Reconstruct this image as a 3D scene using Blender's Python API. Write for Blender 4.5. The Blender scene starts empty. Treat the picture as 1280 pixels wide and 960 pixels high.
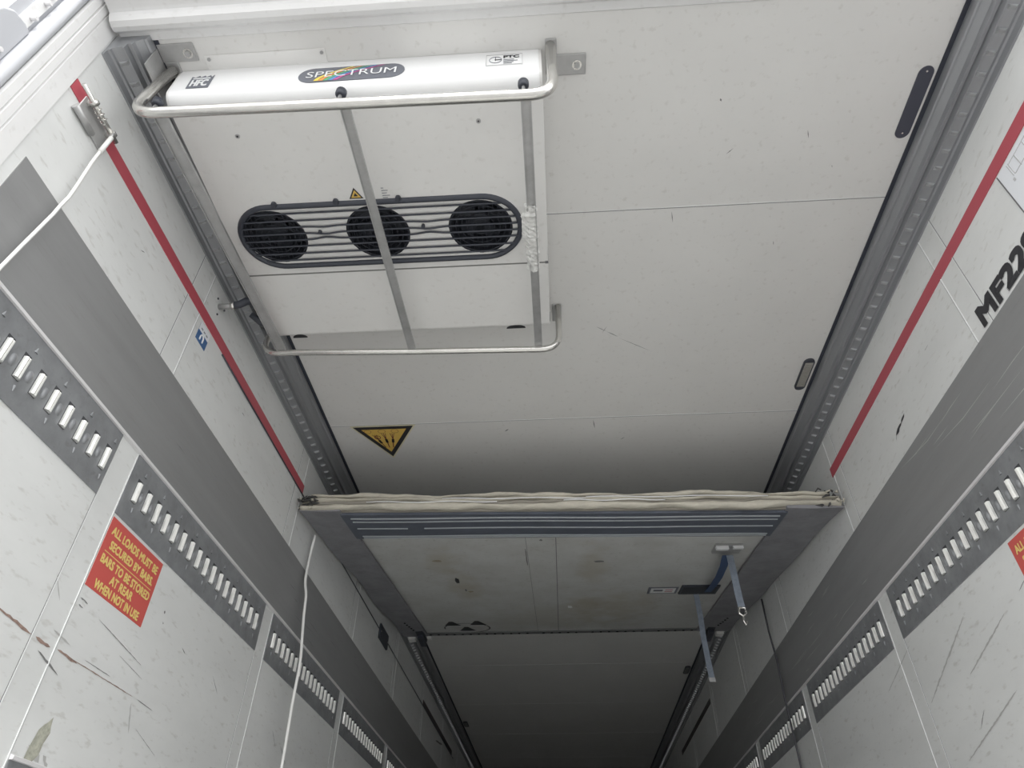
import bpy, bmesh, math, random
from mathutils import Vector, Matrix
random.seed(7)
SC = bpy.context.scene
C = SC.collection
PI = math.pi

# ------------------------------------------------------------------ camera
cam_d = bpy.data.cameras.new('camera'); cam = bpy.data.objects.new('camera', cam_d); C.objects.link(cam)
yaw, pitch, roll, fpx = -.0684, .7032, .0064, 853.32
F = Vector((math.sin(yaw)*math.cos(pitch), math.cos(yaw)*math.cos(pitch), math.sin(pitch)))
R0 = Vector((math.cos(yaw), -math.sin(yaw), 0)); U0 = R0.cross(F)
R = math.cos(roll)*R0 + math.sin(roll)*U0; U = -math.sin(roll)*R0 + math.cos(roll)*U0
M = Matrix.Identity(4)
for i in range(3):
    M[i][0], M[i][1], M[i][2] = R[i], U[i], -F[i]
M[0][3], M[1][3], M[2][3] = -.0514, 0.0, .609
cam.matrix_world = M
cam_d.sensor_fit = 'HORIZONTAL'; cam_d.sensor_width = 36.0; cam_d.lens = 36.0*fpx/1280.0
cam_d.clip_start = .02; cam_d.clip_end = 200
SC.camera = cam

# ------------------------------------------------------------------ sky and exposure
SC.view_settings.view_transform = 'Standard'; SC.view_settings.look = 'None'
SC.view_settings.gamma = 1.0; SC.view_settings.use_curve_mapping = False
SC.view_settings.exposure = .88
w = bpy.data.worlds.new('overcast_sky'); SC.world = w; w.use_nodes = True
nt = w.node_tree; bg = nt.nodes['Background']
tc = nt.nodes.new('ShaderNodeTexCoord'); sp = nt.nodes.new('ShaderNodeSeparateXYZ')
cr = nt.nodes.new('ShaderNodeValToRGB')
cr.color_ramp.elements[0].position = 0.0; cr.color_ramp.elements[0].color = (.96, .965, .96, 1)
cr.color_ramp.elements[1].position = 1.0; cr.color_ramp.elements[1].color = (.985, .985, .975, 1)
nt.links.new(tc.outputs['Generated'], sp.inputs[0]); nt.links.new(sp.outputs['Z'], cr.inputs[0])
nt.links.new(cr.outputs[0], bg.inputs[0]); bg.inputs[1].default_value = 1.55

sun_d = bpy.data.lights.new('hazy_sun', 'SUN'); sun_d.energy = 2.2; sun_d.angle = math.radians(25); sun_d.color = (1, .985, .95)
sun = bpy.data.objects.new('hazy_sun', sun_d); C.objects.link(sun)
sun.rotation_euler = Vector((.02, math.cos(math.radians(50)), -math.sin(math.radians(50)))).to_track_quat('-Z', 'Y').to_euler()

# ------------------------------------------------------------------ materials
def mat(name, col, rough=.5, metal=0., var=0., scale=6., stretch=(1, 1, 1), bump=0., spec=.5, col2=None, grime=0., bscale=None):
    m = bpy.data.materials.new(name); m.use_nodes = True
    n = m.node_tree; b = n.nodes['Principled BSDF']
    b.inputs['Base Color'].default_value = (*col, 1); b.inputs['Roughness'].default_value = rough
    b.inputs['Metallic'].default_value = metal; b.inputs['Specular IOR Level'].default_value = spec
    if var > 0 or bump > 0 or col2:
        t = n.nodes.new('ShaderNodeTexCoord'); mp = n.nodes.new('ShaderNodeMapping'); mp.inputs['Scale'].default_value = stretch
        n.links.new(t.outputs['Object'], mp.inputs[0])
        no = n.nodes.new('ShaderNodeTexNoise'); no.inputs['Scale'].default_value = scale
        no.inputs['Detail'].default_value = 6; no.inputs['Roughness'].default_value = .65
        n.links.new(mp.outputs[0], no.inputs['Vector'])
        c2 = col2 or tuple(c*(1-var) for c in col)
        rp = n.nodes.new('ShaderNodeValToRGB')
        rp.color_ramp.elements[0].position = .32; rp.color_ramp.elements[0].color = (*c2, 1)
        rp.color_ramp.elements[1].position = .66; rp.color_ramp.elements[1].color = (*col, 1)
        n.links.new(no.outputs[0], rp.inputs[0])
        out = rp.outputs[0]
        if grime > 0:
            n2 = n.nodes.new('ShaderNodeTexNoise'); n2.inputs['Scale'].default_value = 45; n2.inputs['Detail'].default_value = 3
            n.links.new(mp.outputs[0], n2.inputs['Vector'])
            r2 = n.nodes.new('ShaderNodeValToRGB')
            r2.color_ramp.elements[0].position = .27; r2.color_ramp.elements[0].color = (.72, .70, .67, 1)
            r2.color_ramp.elements[1].position = .40; r2.color_ramp.elements[1].color = (1, 1, 1, 1)
            n.links.new(n2.outputs[0], r2.inputs[0])
            mx = n.nodes.new('ShaderNodeMixRGB'); mx.blend_type = 'MULTIPLY'; mx.inputs[0].default_value = grime
            n.links.new(out, mx.inputs[1]); n.links.new(r2.outputs[0], mx.inputs[2]); out = mx.outputs[0]
        n.links.new(out, b.inputs['Base Color'])
        if bump > 0:
            nb = n.nodes.new('ShaderNodeTexNoise'); nb.inputs['Scale'].default_value = bscale or scale*6; nb.inputs['Detail'].default_value = 3
            n.links.new(t.outputs['Object'], nb.inputs['Vector'])
            bp = n.nodes.new('ShaderNodeBump'); bp.inputs['Strength'].default_value = bump; bp.inputs['Distance'].default_value = .004
            n.links.new(nb.outputs[0], bp.inputs['Height']); n.links.new(bp.outputs[0], b.inputs['Normal'])
    return m

WALL = mat('white_wall_laminate', (.74, .75, .745), .38, var=.09, scale=3.5, stretch=(1, .5, 1.6), grime=.55)
CEIL = mat('white_ceiling_laminate', (.74, .735, .72), .42, var=.05, scale=2.5, grime=.35)
BEAD = mat('white_joint_bead', (.78, .79, .79), .5)
JOINT_SHADE = mat('dark_joint_and_shade', (.17, .17, .18), .6)
BAND = mat('grey_scuff_band', (.26, .262, .265), .42, var=.12, scale=5, stretch=(1, .25, 3), grime=.25)
LEDGE = mat('ledge_aluminium', (.78, .77, .78), .35, metal=.15)
ZINC = mat('galvanised_plate', (.32, .33, .345), .48, metal=.35, var=.25, scale=14, grime=.5)
RIB = mat('bright_steel', (.93, .93, .90), .28, metal=.55)
SLOT = mat('slot_recess', (.06, .062, .068), .7)
DARKHOLE = mat('dark_recess', (.02, .021, .024), .8)
RAIL = mat('aluminium_rail', (.40, .41, .43), .42, metal=.55, var=.15, scale=8, stretch=(1, .15, 1))
TOOTH = mat('rail_tooth_metal', (.62, .63, .64), .35, metal=.5)
GASKET = mat('dark_gasket', (.035, .04, .055), .5)
FRAME = mat('rear_frame_paint', (.76, .76, .76), .35, var=.06, scale=5, grime=.3)
ROLL = mat('door_seal_grey', (.46, .47, .50), .42)
UNIT = mat('evaporator_white', (.80, .795, .78), .36, var=.04, scale=5, grime=.25)
UNITFACE = mat('evaporator_face_white', (.88, .885, .89), .28)
BLACKP = mat('black_plastic', (.045, .05, .065), .45)
FANDARK = mat('fan_dark', (.036, .040, .052), .6)
STEEL = mat('stainless_tube', (.72, .71, .68), .24, metal=.85, var=.12, scale=25)
FLAT = mat('flat_bar_metal', (.52, .52, .52), .42, metal=.5, var=.2, scale=18)
BRACK = mat('bracket_metal', (.47, .47, .47), .45, metal=.5, var=.15, scale=20)
RED = mat('red_tape', (.46, .08, .105), .4)
SIGNRED = mat('sign_red', (.60, .11, .095), .42)
YELL = mat('sign_yellow_print', (.82, .64, .22), .45)
GOLD = mat('warning_yellow', (.74, .50, .12), .45)
PALE = mat('pale_cream_edge', (.72, .68, .48), .5)
INK = mat('black_ink', (.03, .03, .035), .5)
MAROON = mat('maroon_ink', (.16, .03, .04), .5)
WHITEP = mat('white_print', (.85, .86, .87), .4)
GREYP = mat('grey_print', (.16, .17, .20), .4)
PALEGREY = mat('pale_grey_print', (.52, .52, .53), .5)
BLUE = mat('blue_sticker', (.05, .13, .30), .4)
SHEET = mat('white_sheet', (.80, .82, .86), .3)
RUBBER = mat('grey_rubber_seal', (.27, .27, .29), .62, var=.25, scale=10, bump=.2, grime=.3)
BLUERUB = mat('blue_grey_rubber', (.115, .13, .165), .5, var=.2, scale=12)
LINE = mat('light_strip', (.50, .53, .56), .35)
FOAM = mat('tattered_cream_foam', (.62, .585, .50), .75, var=.28, scale=9, stretch=(1, 3, 3), bump=.3)
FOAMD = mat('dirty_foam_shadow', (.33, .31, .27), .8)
RAG = mat('torn_dark_rag', (.06, .06, .06), .85)
PANEL = mat('bulkhead_white', (.62, .63, .62), .45, var=.14, scale=4, grime=.6, col2=(.52, .52, .50))
STAIN = mat('brown_stain', (.36, .31, .23), .6)
STRAPB = mat('blue_strap', (.05, .085, .17), .7)
STRAPG = mat('grey_blue_strap', (.25, .29, .35), .7, var=.3, scale=40)
CORD = mat('white_cord', (.82, .82, .80), .45)
HOSE = mat('black_hose', (.05, .055, .07), .45)
LENS = mat('lamp_lens', (.36, .35, .32), .3, var=.15, scale=80)
TAPE = mat('clear_tape', (.80, .80, .78), .15, var=.3, scale=60, bump=.6, bscale=90)
SCR = mat('scratch_brown', (.36, .25, .21), .7, var=.4, scale=60)
SCRD = mat('scratch_dark', (.24, .24, .24), .7, var=.3, scale=60)
SCRL = mat('scratch_light', (.46, .46, .45), .6)
FLOORM = mat('aluminium_floor', (.58, .58, .57), .5, metal=0, var=.1, scale=6)
GROUND = mat('concrete_ground', (.25, .25, .25), .9, var=.2, scale=2)
RAIN = [mat('print_yellow', (.90, .70, .12), .4), mat('print_orange', (.88, .36, .10), .4), mat('print_green', (.15, .50, .25), .4), mat('print_blue', (.12, .33, .65), .4), mat('print_magenta', (.62, .12, .36), .4)]

# ------------------------------------------------------------------ helpers
class MB:
    def __init__(s): s.v = []; s.f = []; s.m = []; s.mats = []; s.sm = []
    def mi(s, m):
        if m not in s.mats: s.mats.append(m)
        return s.mats.index(m)
    def face(s, pts, m, smooth=False):
        b = len(s.v); s.v += [tuple(p) for p in pts]; s.f.append(list(range(b, b+len(pts)))); s.m.append(s.mi(m)); s.sm.append(smooth); return s
    def grid(s, rows, m, closed=False, smooth=True, cap=False):
        b = len(s.v); n = len(rows[0]); k = s.mi(m)
        for r in rows: s.v += [tuple(p) for p in r]
        for i in range(len(rows)-1):
            for j in range(n if closed else n-1):
                j2 = (j+1) % n
                s.f.append([b+i*n+j, b+i*n+j2, b+(i+1)*n+j2, b+(i+1)*n+j]); s.m.append(k); s.sm.append(smooth)
        if cap:
            s.f.append([b+j for j in range(n)][::-1]); s.m.append(k); s.sm.append(False)
            s.f.append([b+(len(rows)-1)*n+j for j in range(n)]); s.m.append(k); s.sm.append(False)
        return s
    def box(s, x0, x1, y0, y1, z0, z1, m):
        r0 = [(x0, y0, z0), (x1, y0, z0), (x1, y1, z0), (x0, y1, z0)]; r1 = [(x, y, z1) for x, y, z in r0]
        return s.grid([r0, r1], m, True, False, True)
    def hexa(s, a, b, m):      # two quads
        return s.grid([a, b], m, True, False, True)
    def tube(s, pts, r, m, n=12, flat=None):
        pts = [Vector(p) for p in pts]; rows = []; prev = None
        for i, p in enumerate(pts):
            d = (pts[min(i+1, len(pts)-1)]-pts[max(i-1, 0)]).normalized()
            if prev is None:
                a = Vector((0, 0, 1)) if abs(d.z) < .9 else Vector((1, 0, 0)); u = d.cross(a).normalized()
            else: u = (prev - d*prev.dot(d)).normalized()
            v = d.cross(u); prev = u
            rr = r[i] if isinstance(r, (list, tuple)) else r
            rows.append([p+u*math.cos(2*PI*k/n)*rr+v*math.sin(2*PI*k/n)*rr for k in range(n)])
        return s.grid(rows, m, True, True, True)
    def bar(s, a, b, wdir, w, t, m):    # flat bar a->b, width w along wdir, thickness t
        a, b = Vector(a), Vector(b); d = (b-a).normalized(); wd = Vector(wdir); wd = (wd-d*wd.dot(d)).normalized(); td = d.cross(wd)
        q = lambda p: [p+wd*w/2*i+td*t/2*j for i, j in ((-1, -1), (1, -1), (1, 1), (-1, 1))]
        return s.grid([q(a), q(b)], m, True, False, True)
    def cyl(s, c, ax, r, h, m, n=20, r2=None):
        c = Vector(c); ax = Vector(ax).normalized(); return s.tube([c, c+ax*h], [r, r if r2 is None else r2], m, n)
    def prism_x(s, prof, x0, x1, m, smooth=False, nx=1):   # prof of (y,z)
        rows = [[(x0+(x1-x0)*i/nx, y, z) for y, z in prof] for i in range(nx+1)]
        return s.grid(rows, m, True, smooth, True)
    def prism_y(s, prof, y0, y1, m, smooth=False):         # prof of (x,z)
        return s.grid([[(x, y0, z) for x, z in prof], [(x, y1, z) for x, z in prof]], m, True, smooth, True)
    def build(s, name, parent=None, flip=True):
        me = bpy.data.meshes.new(name); me.from_pydata(s.v, [], s.f)
        for m in s.mats: me.materials.append(m)
        me.polygons.foreach_set('material_index', s.m); me.polygons.foreach_set('use_smooth', s.sm); me.update()
        if flip:
            bm = bmesh.new(); bm.from_mesh(me); bmesh.ops.recalc_face_normals(bm, faces=bm.faces); bm.to_mesh(me); bm.free()
        o = bpy.data.objects.new(name, me); C.objects.link(o)
        if parent is not None:
            o.parent = parent; o.matrix_parent_inverse = Matrix.Translation(parent.location).inverted() if parent.type == 'EMPTY' or parent.parent is None else Matrix.Identity(4)
        return o

def tag(o, label=None, cat=None, group=None, kind=None):
    if label: o['label'] = label
    if cat: o['category'] = cat
    if group: o['group'] = group
    if kind: o['kind'] = kind
    return o
def thing(name, loc, label, cat, group=None):
    o = bpy.data.objects.new(name, None); o.empty_display_size = .05; C.objects.link(o); o.location = loc
    return tag(o, label, cat, group)
def struct(o): o['kind'] = 'structure'; return o

def bevel(o, w=.003, seg=2):
    md = o.modifiers.new('bevel', 'BEVEL'); md.width = w; md.segments = seg; md.limit_method = 'ANGLE'; return o

def text(mb, s, m, org, xd, yd, wid, hei, bold=0.0, shear=0.0):
    """flat lettering stretched to wid x hei, lower left corner at org"""
    cu = bpy.data.curves.new('t', 'FONT'); cu.body = s; cu.offset = 0; cu.resolution_u = 3; cu.shear = shear
    ob = bpy.data.objects.new('t', cu); C.objects.link(ob)
    dg = bpy.context.evaluated_depsgraph_get(); dg.update()
    me = bpy.data.meshes.new_from_object(ob.evaluated_get(dg))
    vs = [v.co.copy() for v in me.vertices]
    x0 = min(v.x for v in vs); x1 = max(v.x for v in vs); y0 = min(v.y for v in vs); y1 = max(v.y for v in vs)
    org, xd, yd = Vector(org), Vector(xd), Vector(yd)
    k = mb.mi(m); e = bold*hei; nrm = xd.cross(yd).normalized()
    sh = [(0, 0)] if not bold else [(-e, -e), (e, e), (-e, e), (e, -e), (0, e), (e, 0), (0, -e), (-e, 0)]
    for q, (dx, dy) in enumerate(sh):
        b = len(mb.v)
        for v in vs: mb.v.append(tuple(org+xd*(e+dx+(v.x-x0)/(x1-x0)*(wid-2*e))+yd*(e+dy+(v.y-y0)/(y1-y0)*(hei-2*e))+nrm*q*3e-5))
        for p in me.polygons: mb.f.append([b+i for i in p.vertices]); mb.m.append(k); mb.sm.append(False)
    bpy.data.objects.remove(ob); bpy.data.curves.remove(cu); bpy.data.meshes.remove(me)

H = 2.60; W2 = 1.23; Y0 = .755; Y1 = 13.4
PITCH = 1.167

# ------------------------------------------------------------------ outdoors ground
struct(MB().box(-20, 20, -22, 18, -1.3, -1.2, GROUND).build('ground'))

# ------------------------------------------------------------------ walls
def marks(mb, side, lst, m):
    """thin scuffs on a wall: (y,z,y,z,width)"""
    x = side*(W2-.0008)
    for ya, za, yb, zb, wd in lst:
        d = Vector((0, yb-ya, zb-za)); L_ = d.length; d.normalize(); n = Vector((0, -d.z, d.y)); a = Vector((x, ya, za))
        N_ = max(4, int(L_/.012)); up, lo = [], []
        for i in range(N_+1):
            t = i/N_; hw = wd*.42*(math.sin(PI*min(1, max(0, t)))**.4)*random.uniform(.45, 1.0); c = a+d*L_*t+n*random.uniform(-.12, .12)*wd
            up.append(c+n*hw); lo.append(c-n*hw)
        mb.grid([up, lo], m, False, False)
for side, nm in ((-1, 'wall_left'), (1, 'wall_right')):
    mb = MB(); x = side*W2
    mb.box(min(x, x+side*.07), max(x, x+side*.07), Y0, Y1, 0, H+.06, WALL)
    k = -1
    while 1.463+PITCH*k < Y1-.2:
        for q, yy in enumerate((1.461+PITCH*k, 1.550+PITCH*k)):
            if yy < Y0+.02: continue
            for z0, z1 in ((0, 1.717), (2.02, 2.491)):
                a, b = sorted((x-side*.0016, x+side*.001))
                mb.box(a, b, yy, yy+.003, z0, z1, BEAD)
                dy = -.0022 if q == 0 else .003
                mb.box(*sorted((x-side*.0006, x+side*.001)), yy+dy, yy+dy+.0022, z0, z1, JOINT_SHADE)  # shadow line beside each bead, painted as a thin dark strip
        k += 1
    if side < 0:
        marks(mb, side, [(1.30, 1.180, 1.463, 1.166, .010), (1.475, 1.167, 1.535, 1.163, .013), (1.56, 1.168, 1.65, 1.163, .009), (1.62, 1.166, 1.93, 1.165, .004)], SCR)
        marks(mb, side, [(1.50, 1.145, 1.60, 1.120, .007), (1.67, 1.18, 1.80, 1.178, .003), (1.563, 1.297, 1.60, 1.294, .006), (1.567, 1.280, 1.59, 1.278, .005),
                         (1.938, 1.412, 1.946, 1.406, .010), (1.95, 1.384, 1.956, 1.378, .006), (1.66, 1.28, 1.92, 1.245, .003), (1.80, 1.235, 1.95, 1.215, .002), (1.28, 1.06, 1.33, 1.10, .002),
                         (1.95, 1.165, 2.05, 1.16, .003), (1.99, 1.10, 2.14, 1.06, .002), (3.1, 1.30, 3.2, 1.25, .006), (2.98, 1.33, 3.05, 1.28, .004), (2.35, 1.35, 2.42, 1.31, .004), (2.1, 1.36, 2.13, 1.35, .006),
                         (1.15, 1.38, 1.2, 1.36, .004), (1.0, 1.28, 1.01, 1.33, .003), (7.0, 2.2, 7.4, 2.25, .03), (1.54, 2.30, 1.56, 2.28, .003), (2.0, 2.22, 2.03, 2.22, .004), (1.2, 2.2, 1.22, 2.21, .004), (1.44, 2.27, 1.47, 2.27, .003)], SCRD)
        marks(mb, side, [(1.60, .975, 1.655, .95, .030), (1.66, .965, 1.69, .94, .014), (1.45, 1.31, 1.50, 1.26, .004), (1.93, 1.15, 1.965, 1.08, .010), (1.52, 1.2, 1.6, 1.19, .006)], SCRL)
        # ragged chip in the laminate
        pts = []
        for i in range(14):
            a = 2*PI*i/14; r = (.8+.4*random.random()); pts.append((-W2+.0011, 1.625+.022*math.cos(a)*r+.012*math.sin(a), .985+.048*math.sin(a)*r))
        mb.face(pts, mat('chip_olive', (.50, .50, .42), .8, var=.4, scale=90))
    else:
        marks(mb, side, [(2.035, 2.129, 2.08, 2.117, .014), (2.072, 2.119, 2.14, 2.106, .020)], INK)
        marks(mb, side, [(2.03, 2.14, 2.05, 2.138, .003), (2.13, 2.11, 2.15, 2.09, .004), (1.75, 2.2, 1.78, 2.2, .003),
                         (1.84, 1.42, 1.90, 1.40, .003), (2.3, 1.2, 2.36, 1.16, .004), (3.0, 1.0, 3.06, 1.05, .005), (2.42, 2.20, 2.45, 2.20, .003)], SCRD)
        marks(mb, side, [(2.2, 1.45, 2.6, 1.30, .010), (2.0, 1.38, 2.3, 1.30, .008), (2.6, 1.5, 2.9, 1.42, .006), (2.1, 1.2, 2.5, 1.1, .008), (2.7, 1.1, 2.8, .95, .010)], SCRL)
    struct(mb.build(nm))

# ceiling: panels with joint lines across
mb = MB(); mb.box(-W2-.07, W2+.07, .765, Y1, H, H+.08, CEIL)
yy = 1.432; i = 0
while yy < Y1:
    mb.box(-1.13, 1.13, yy, yy+(.0026 if i else .0012), H-.0012, H+.001, BEAD)
    mb.box(-1.13, 1.13, yy+.004, yy+.0058, H-.0005, H+.001, JOINT_SHADE)
    yy += 1.178; i += 1
for x0, y0, x1, y1, wd in ((.155, 1.999, .20, 2.03, .003), (.20, 2.03, .25, 2.065, .004), (.25, 2.07, .40, 2.165, .0025), (.18, 2.04, .2, 2.0, .002), (.79, 1.17, .80, 1.20, .003), (.78, 1.60, .785, 1.62, .0025),
                           (.16, 2.63, .17, 2.7, .005), (.40, 1.45, .41, 1.5, .003), (.9, 1.3, .905, 1.31, .002), (-.27, 2.70, -.25, 2.68, .008), (.5, 1.05, .505, 1.06, .006), (.3, 2.8, .32, 2.78, .004), (.55, 1.24, .57, 1.22, .003)):
    d = Vector((x1-x0, y1-y0, 0)).normalized(); n = Vector((-d.y, d.x, 0))*wd/2; a = Vector((x0, y0, H-.0008)); b = Vector((x1, y1, H-.0008)); c = (a+b)/2
    mb.face([a, c-n, b, c+n], SCRD)
struct(mb.build('ceiling'))
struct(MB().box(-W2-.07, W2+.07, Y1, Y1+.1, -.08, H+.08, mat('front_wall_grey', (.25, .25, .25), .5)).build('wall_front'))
mb = MB(); mb.box(-W2-.07, W2+.07, .70, Y1, -.09, -.02, FLOORM)
x = -W2
while x < W2-.02:
    mb.box(x, x+.02, .72, Y1, -.02, 0, FLOORM); x += .035
struct(mb.build('floor'))

# grey scuff bands and white ledges along both walls
for side, n in ((-1, 1), (1, 3)):
    x = side*W2
    mb = MB(); mb.box(*sorted((x, x-side*.002)), .785, Y1, 1.7275, 2.018, BAND)
    for q in range(26 if side > 0 else 12):
        y = random.uniform(1.2, 5); z = random.uniform(1.76, 1.98); l = random.uniform(.08, .45) if side > 0 else random.uniform(.05, .2)
        wd = .0022; xx = x-side*.0028
        mb.face([(xx, y, z), (xx, y+l*.5, z+wd), (xx, y+l, z+l*random.uniform(-.04, .08)), (xx, y+l*.5, z-wd*.2)], SCRL if side > 0 else JOINT_SHADE)
    struct(mb.build('trim_%d' % n))
    mb = MB(); mb.prism_y([(x, 1.716), (x-side*.010, 1.7165), (x-side*.011, 1.724), (x, 1.728)], .78, Y1, LEDGE)
    struct(mb.build('trim_%d' % (n+1)))

# ------------------------------------------------------------------ rear frame: header and posts
prof = [(.780, H), (.776, H-.006), (.752, H-.008), (.748, H-.016), (.740, H-.026), (.727, H-.030), (.712, H-.026), (.702, H-.014), (.698, H-.004), (.690, H-.002), (.66, H), (.60, H+.005), (.60, H+.12), (.78, H+.12)]
struct(MB().prism_x(prof, -1.215, 1.215, FRAME).build('trim_5'))
for side, n in ((-1, 6), (1, 7)):
    X = lambda d: side*(W2+d)
    pr = [(X(-.003), .755), (X(-.003), .709), (X(.001), .706), (X(-.004), .703), (X(-.004), .684), (X(.001), .681), (X(-.004), .678), (X(-.004), .658), (X(.004), .655), (X(.09), .655), (X(.09), .755)]
    mb = MB(); mb.grid([[(a, b, 0-.1) for a, b in pr], [(a, b, H+.12) for a, b in pr]], FRAME, True, False, True)
    # rounded corner fillet under the header
    fil = []
    for i in range(9):
        a = PI/2*i/8; fil.append((side*(W2-.002-.035*(1-math.sin(a))), H-.010-.035*(1-math.cos(a))))
    fil = [(side*(W2+.03), H-.045)]+fil[::-1]+[(side*(W2+.03), H+.02)] if False else None
    struct(mb.build('trim_%d' % n))

def seal(side):
    r = .0175; x = side*(W2+.012)
    mb = MB(); mb.tube([(x, .637, -.1), (x, .637, H+.1)], r, ROLL, 16)
    o = mb.build('door_seal')
    tag(o, 'long grey rounded door seal running up the %s rear door post' % ('left' if side < 0 else 'right'), 'seal', None)
for s_ in (-1, 1): seal(s_)
# outer corner profile with bolts, and hinge
mb = MB()
mb.box(-1.33, -1.255, .560, .625, -.1, H+.12, ROLL)
mb.box(-1.262, -1.248, .585, .612, -.1, H+.12, FRAME)
struct(mb.build('trim_8'))
struct(MB().box(1.255, 1.33, .560, .625, -.1, H+.12, ROLL).build('trim_9'))
hg = thing('door_hinge', (-1.26, .59, 2.10), 'grey bolted door hinge at the top left corner of the doorway', 'hinge')  # hinge of the left rear door
mb = MB()
pr = [(-1.262, 2.0), (-1.262, 2.31)]
pts = [(.62, 1.95), (.535, 1.95), (.535, 2.20), (.545, 2.245), (.565, 2.275), (.60, 2.285), (.62, 2.28)]
mb.grid([[(-1.262, a, b) for a, b in pts], [(-1.240, a, b) for a, b in pts]], ROLL, True, False, True)
bevel(mb.build('hinge_plate', hg), .006, 3)
mb = MB(); mb.cyl((-1.25, .535, 1.95), (0, 0, 1), .018, .25, ROLL); mb.build('hinge_knuckle', hg)
for (y, z) in ((.598, 2.44), (.600, 2.40), (.603, 2.32), (.60, 2.15)):
    mb = MB(); mb.cyl((-1.252, y, z), (1, 0, 0), .006, .02, LEDGE, 6); mb.build('bolt', hg)

# ------------------------------------------------------------------ ceiling rails
def make_rail(side):
    pr = [(0, 2.491), (.006, 2.491), (.008, 2.513), (.014, 2.515), (.016, 2.522), (.044, 2.530), (.047, 2.522), (.051, 2.522), (.053, 2.545), (.062, 2.547), (.064, 2.540), (.067, 2.540), (.070, 2.556), (.090, 2.570), (.093, 2.566), (.098, 2.570), (.100, 2.592), (.100, H), (0, H)]
    root = thing('ceiling_rail', (side*(W2-.05), .77, 2.49), '', 'rail')
    mb = MB(); mb.prism_y([(side*(W2-d), z) for d, z in pr], .762, Y1-.01, RAIL)
    mb.build('rail_profile', root)
    mb = MB(); y = .80
    while y < 12:
        a = [(side*(W2-.018), y, 2.5225), (side*(W2-.042), y, 2.5295), (side*(W2-.040), y+.014, 2.5290), (side*(W2-.020), y+.014, 2.523)]
        b = [(side*(W2-.024), y+.001, 2.516), (side*(W2-.038), y+.001, 2.5200), (side*(W2-.036), y+.004, 2.522), (side*(W2-.026), y+.004, 2.5175)]
        mb.hexa(a, b, TOOTH); y += .0597
    o = mb.build('rail_teeth', root); o['kind'] = 'stuff'
    mb = MB(); mb.box(*sorted((side*(W2-.099), side*(W2-.113))), .775, Y1-.02, H-.0035, H, GASKET); mb.build('rail_gasket', root)
    return root
r = make_rail(-1); r['label'] = 'toothed aluminium ceiling rail along the top of the left wall'
r = make_rail(1); r['label'] = 'toothed aluminium ceiling rail along the top of the right wall'

# ------------------------------------------------------------------ anchor tracks
rib_cache = {}
def rib_mesh(side):
    if side in rib_cache: return rib_cache[side]
    mb = MB(); h = .029
    prof = [(-.0095, 0), (-.0085, .006), (-.004, .0095), (-.001, .0085), (0, .0065), (.001, .0085), (.004, .0095), (.0085, .006), (.0095, 0)]   # (y, out)
    mb.grid([[(-side*o, y, -h) for y, o in prof], [(-side*o, y, h) for y, o in prof]], RIB, True, False, True)
    me_o = mb.build('anchor_rib'); me = me_o.data; bpy.data.objects.remove(me_o); rib_cache[side] = me; return me
def make_track(side, ya, yb, y_first, n, zc, label, group):
    x = side*W2; z0, z1 = zc-.0945, zc+.0925
    root = thing('anchor_track', (x, (ya+yb)/2, zc-.09), label, 'cargo anchor track', group)
    mb = MB(); xo = x-side*.0035
    mb.box(*sorted((x, xo)), ya, yb, z0, z1, ZINC)
    for k in range(n):
        y = y_first+k*.0597
        if y > yb-.02 or y < ya+.012: continue
        a, b = sorted((xo, xo-side*.0004))
        mb.box(a, b, y-.0115, y+.0115, zc-.037, zc+.034, SLOT)
        # pressed dimple between slots
        yd = y+.030
        if yd < yb-.012:
            rows = []
            for q in range(4):
                t = q/3*PI/2; rows.append([(xo-side*.0065*math.sin(t), yd+.0105*math.cos(t)*math.cos(2*PI*j/12)+1e-5, zc-.006+.0165*math.cos(t)*math.sin(2*PI*j/12)) for j in range(12)])
            mb.grid(rows, ZINC, True, True, False)
        if k % 2 == 0:
            for zz, s in ((zc+.058, 1), (zc-.056, -1)):
                c = Vector((xo-side*.0005, y+.012, zz)); h = .007*s
                mb.hexa([c+Vector((0, -.006, -h)), c+Vector((0, .006, -h)), c+Vector((0, .001, h)), c+Vector((0, -.001, h))],
                        [c+Vector((-side*.003, -.002, -h)), c+Vector((-side*.003, .004, -h)), c+Vector((-side*.001, .001, h)), c+Vector((-side*.001, 0, h))], ZINC)
    mb.build('track_plate', root)
    me = rib_mesh(side)
    for k in range(n):
        y = y_first+k*.0597
        if y > yb-.02 or y < ya+.012: continue
        o = bpy.data.objects.new('anchor_rib', me); C.objects.link(o); o.parent = root
        o.location = Vector((xo, y, zc-.006))-root.location
    return root
ordn = ['nearest the doorway', 'second from the doorway', 'third from the doorway', 'fourth from the doorway', 'fifth from the doorway', 'sixth from the doorway', 'seventh from the doorway', 'eighth from the doorway']
for side, sn in ((-1, 'left'), (1, 'right')):
    for k in range(-1, 6):
        ya = 1.556+PITCH*k; yb = ya+1.068; n = 18; yf = ya+.034+.012
        if k == -1: ya = .79; yf = 1.427-.0597*10; n = 11
        if k == -1:
            lab = 'grey slotted anchor track on the %s wall, nearest the doorway' % sn
        elif k == 0:
            lab = 'grey slotted anchor track on the %s wall, directly above the red loading sign' % sn
        else:
            lab = 'grey slotted anchor track in the %s wall row, %s' % (sn, ordn[k+1])
        make_track(side, ya, yb, yf, n, 1.6245, lab, 'anchor tracks along the %s wall' % sn)
make_track(-1, 1.557, 2.624, 1.60, 18, .842, 'lower grey slotted anchor track at the bottom left corner of the view', 'lower anchor tracks')
struct(MB().prism_y([(-W2, .9345), (-W2+.010, .935), (-W2+.011, .942), (-W2, .946)], 1.555, Y1, LEDGE).build('trim_10'))

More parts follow.
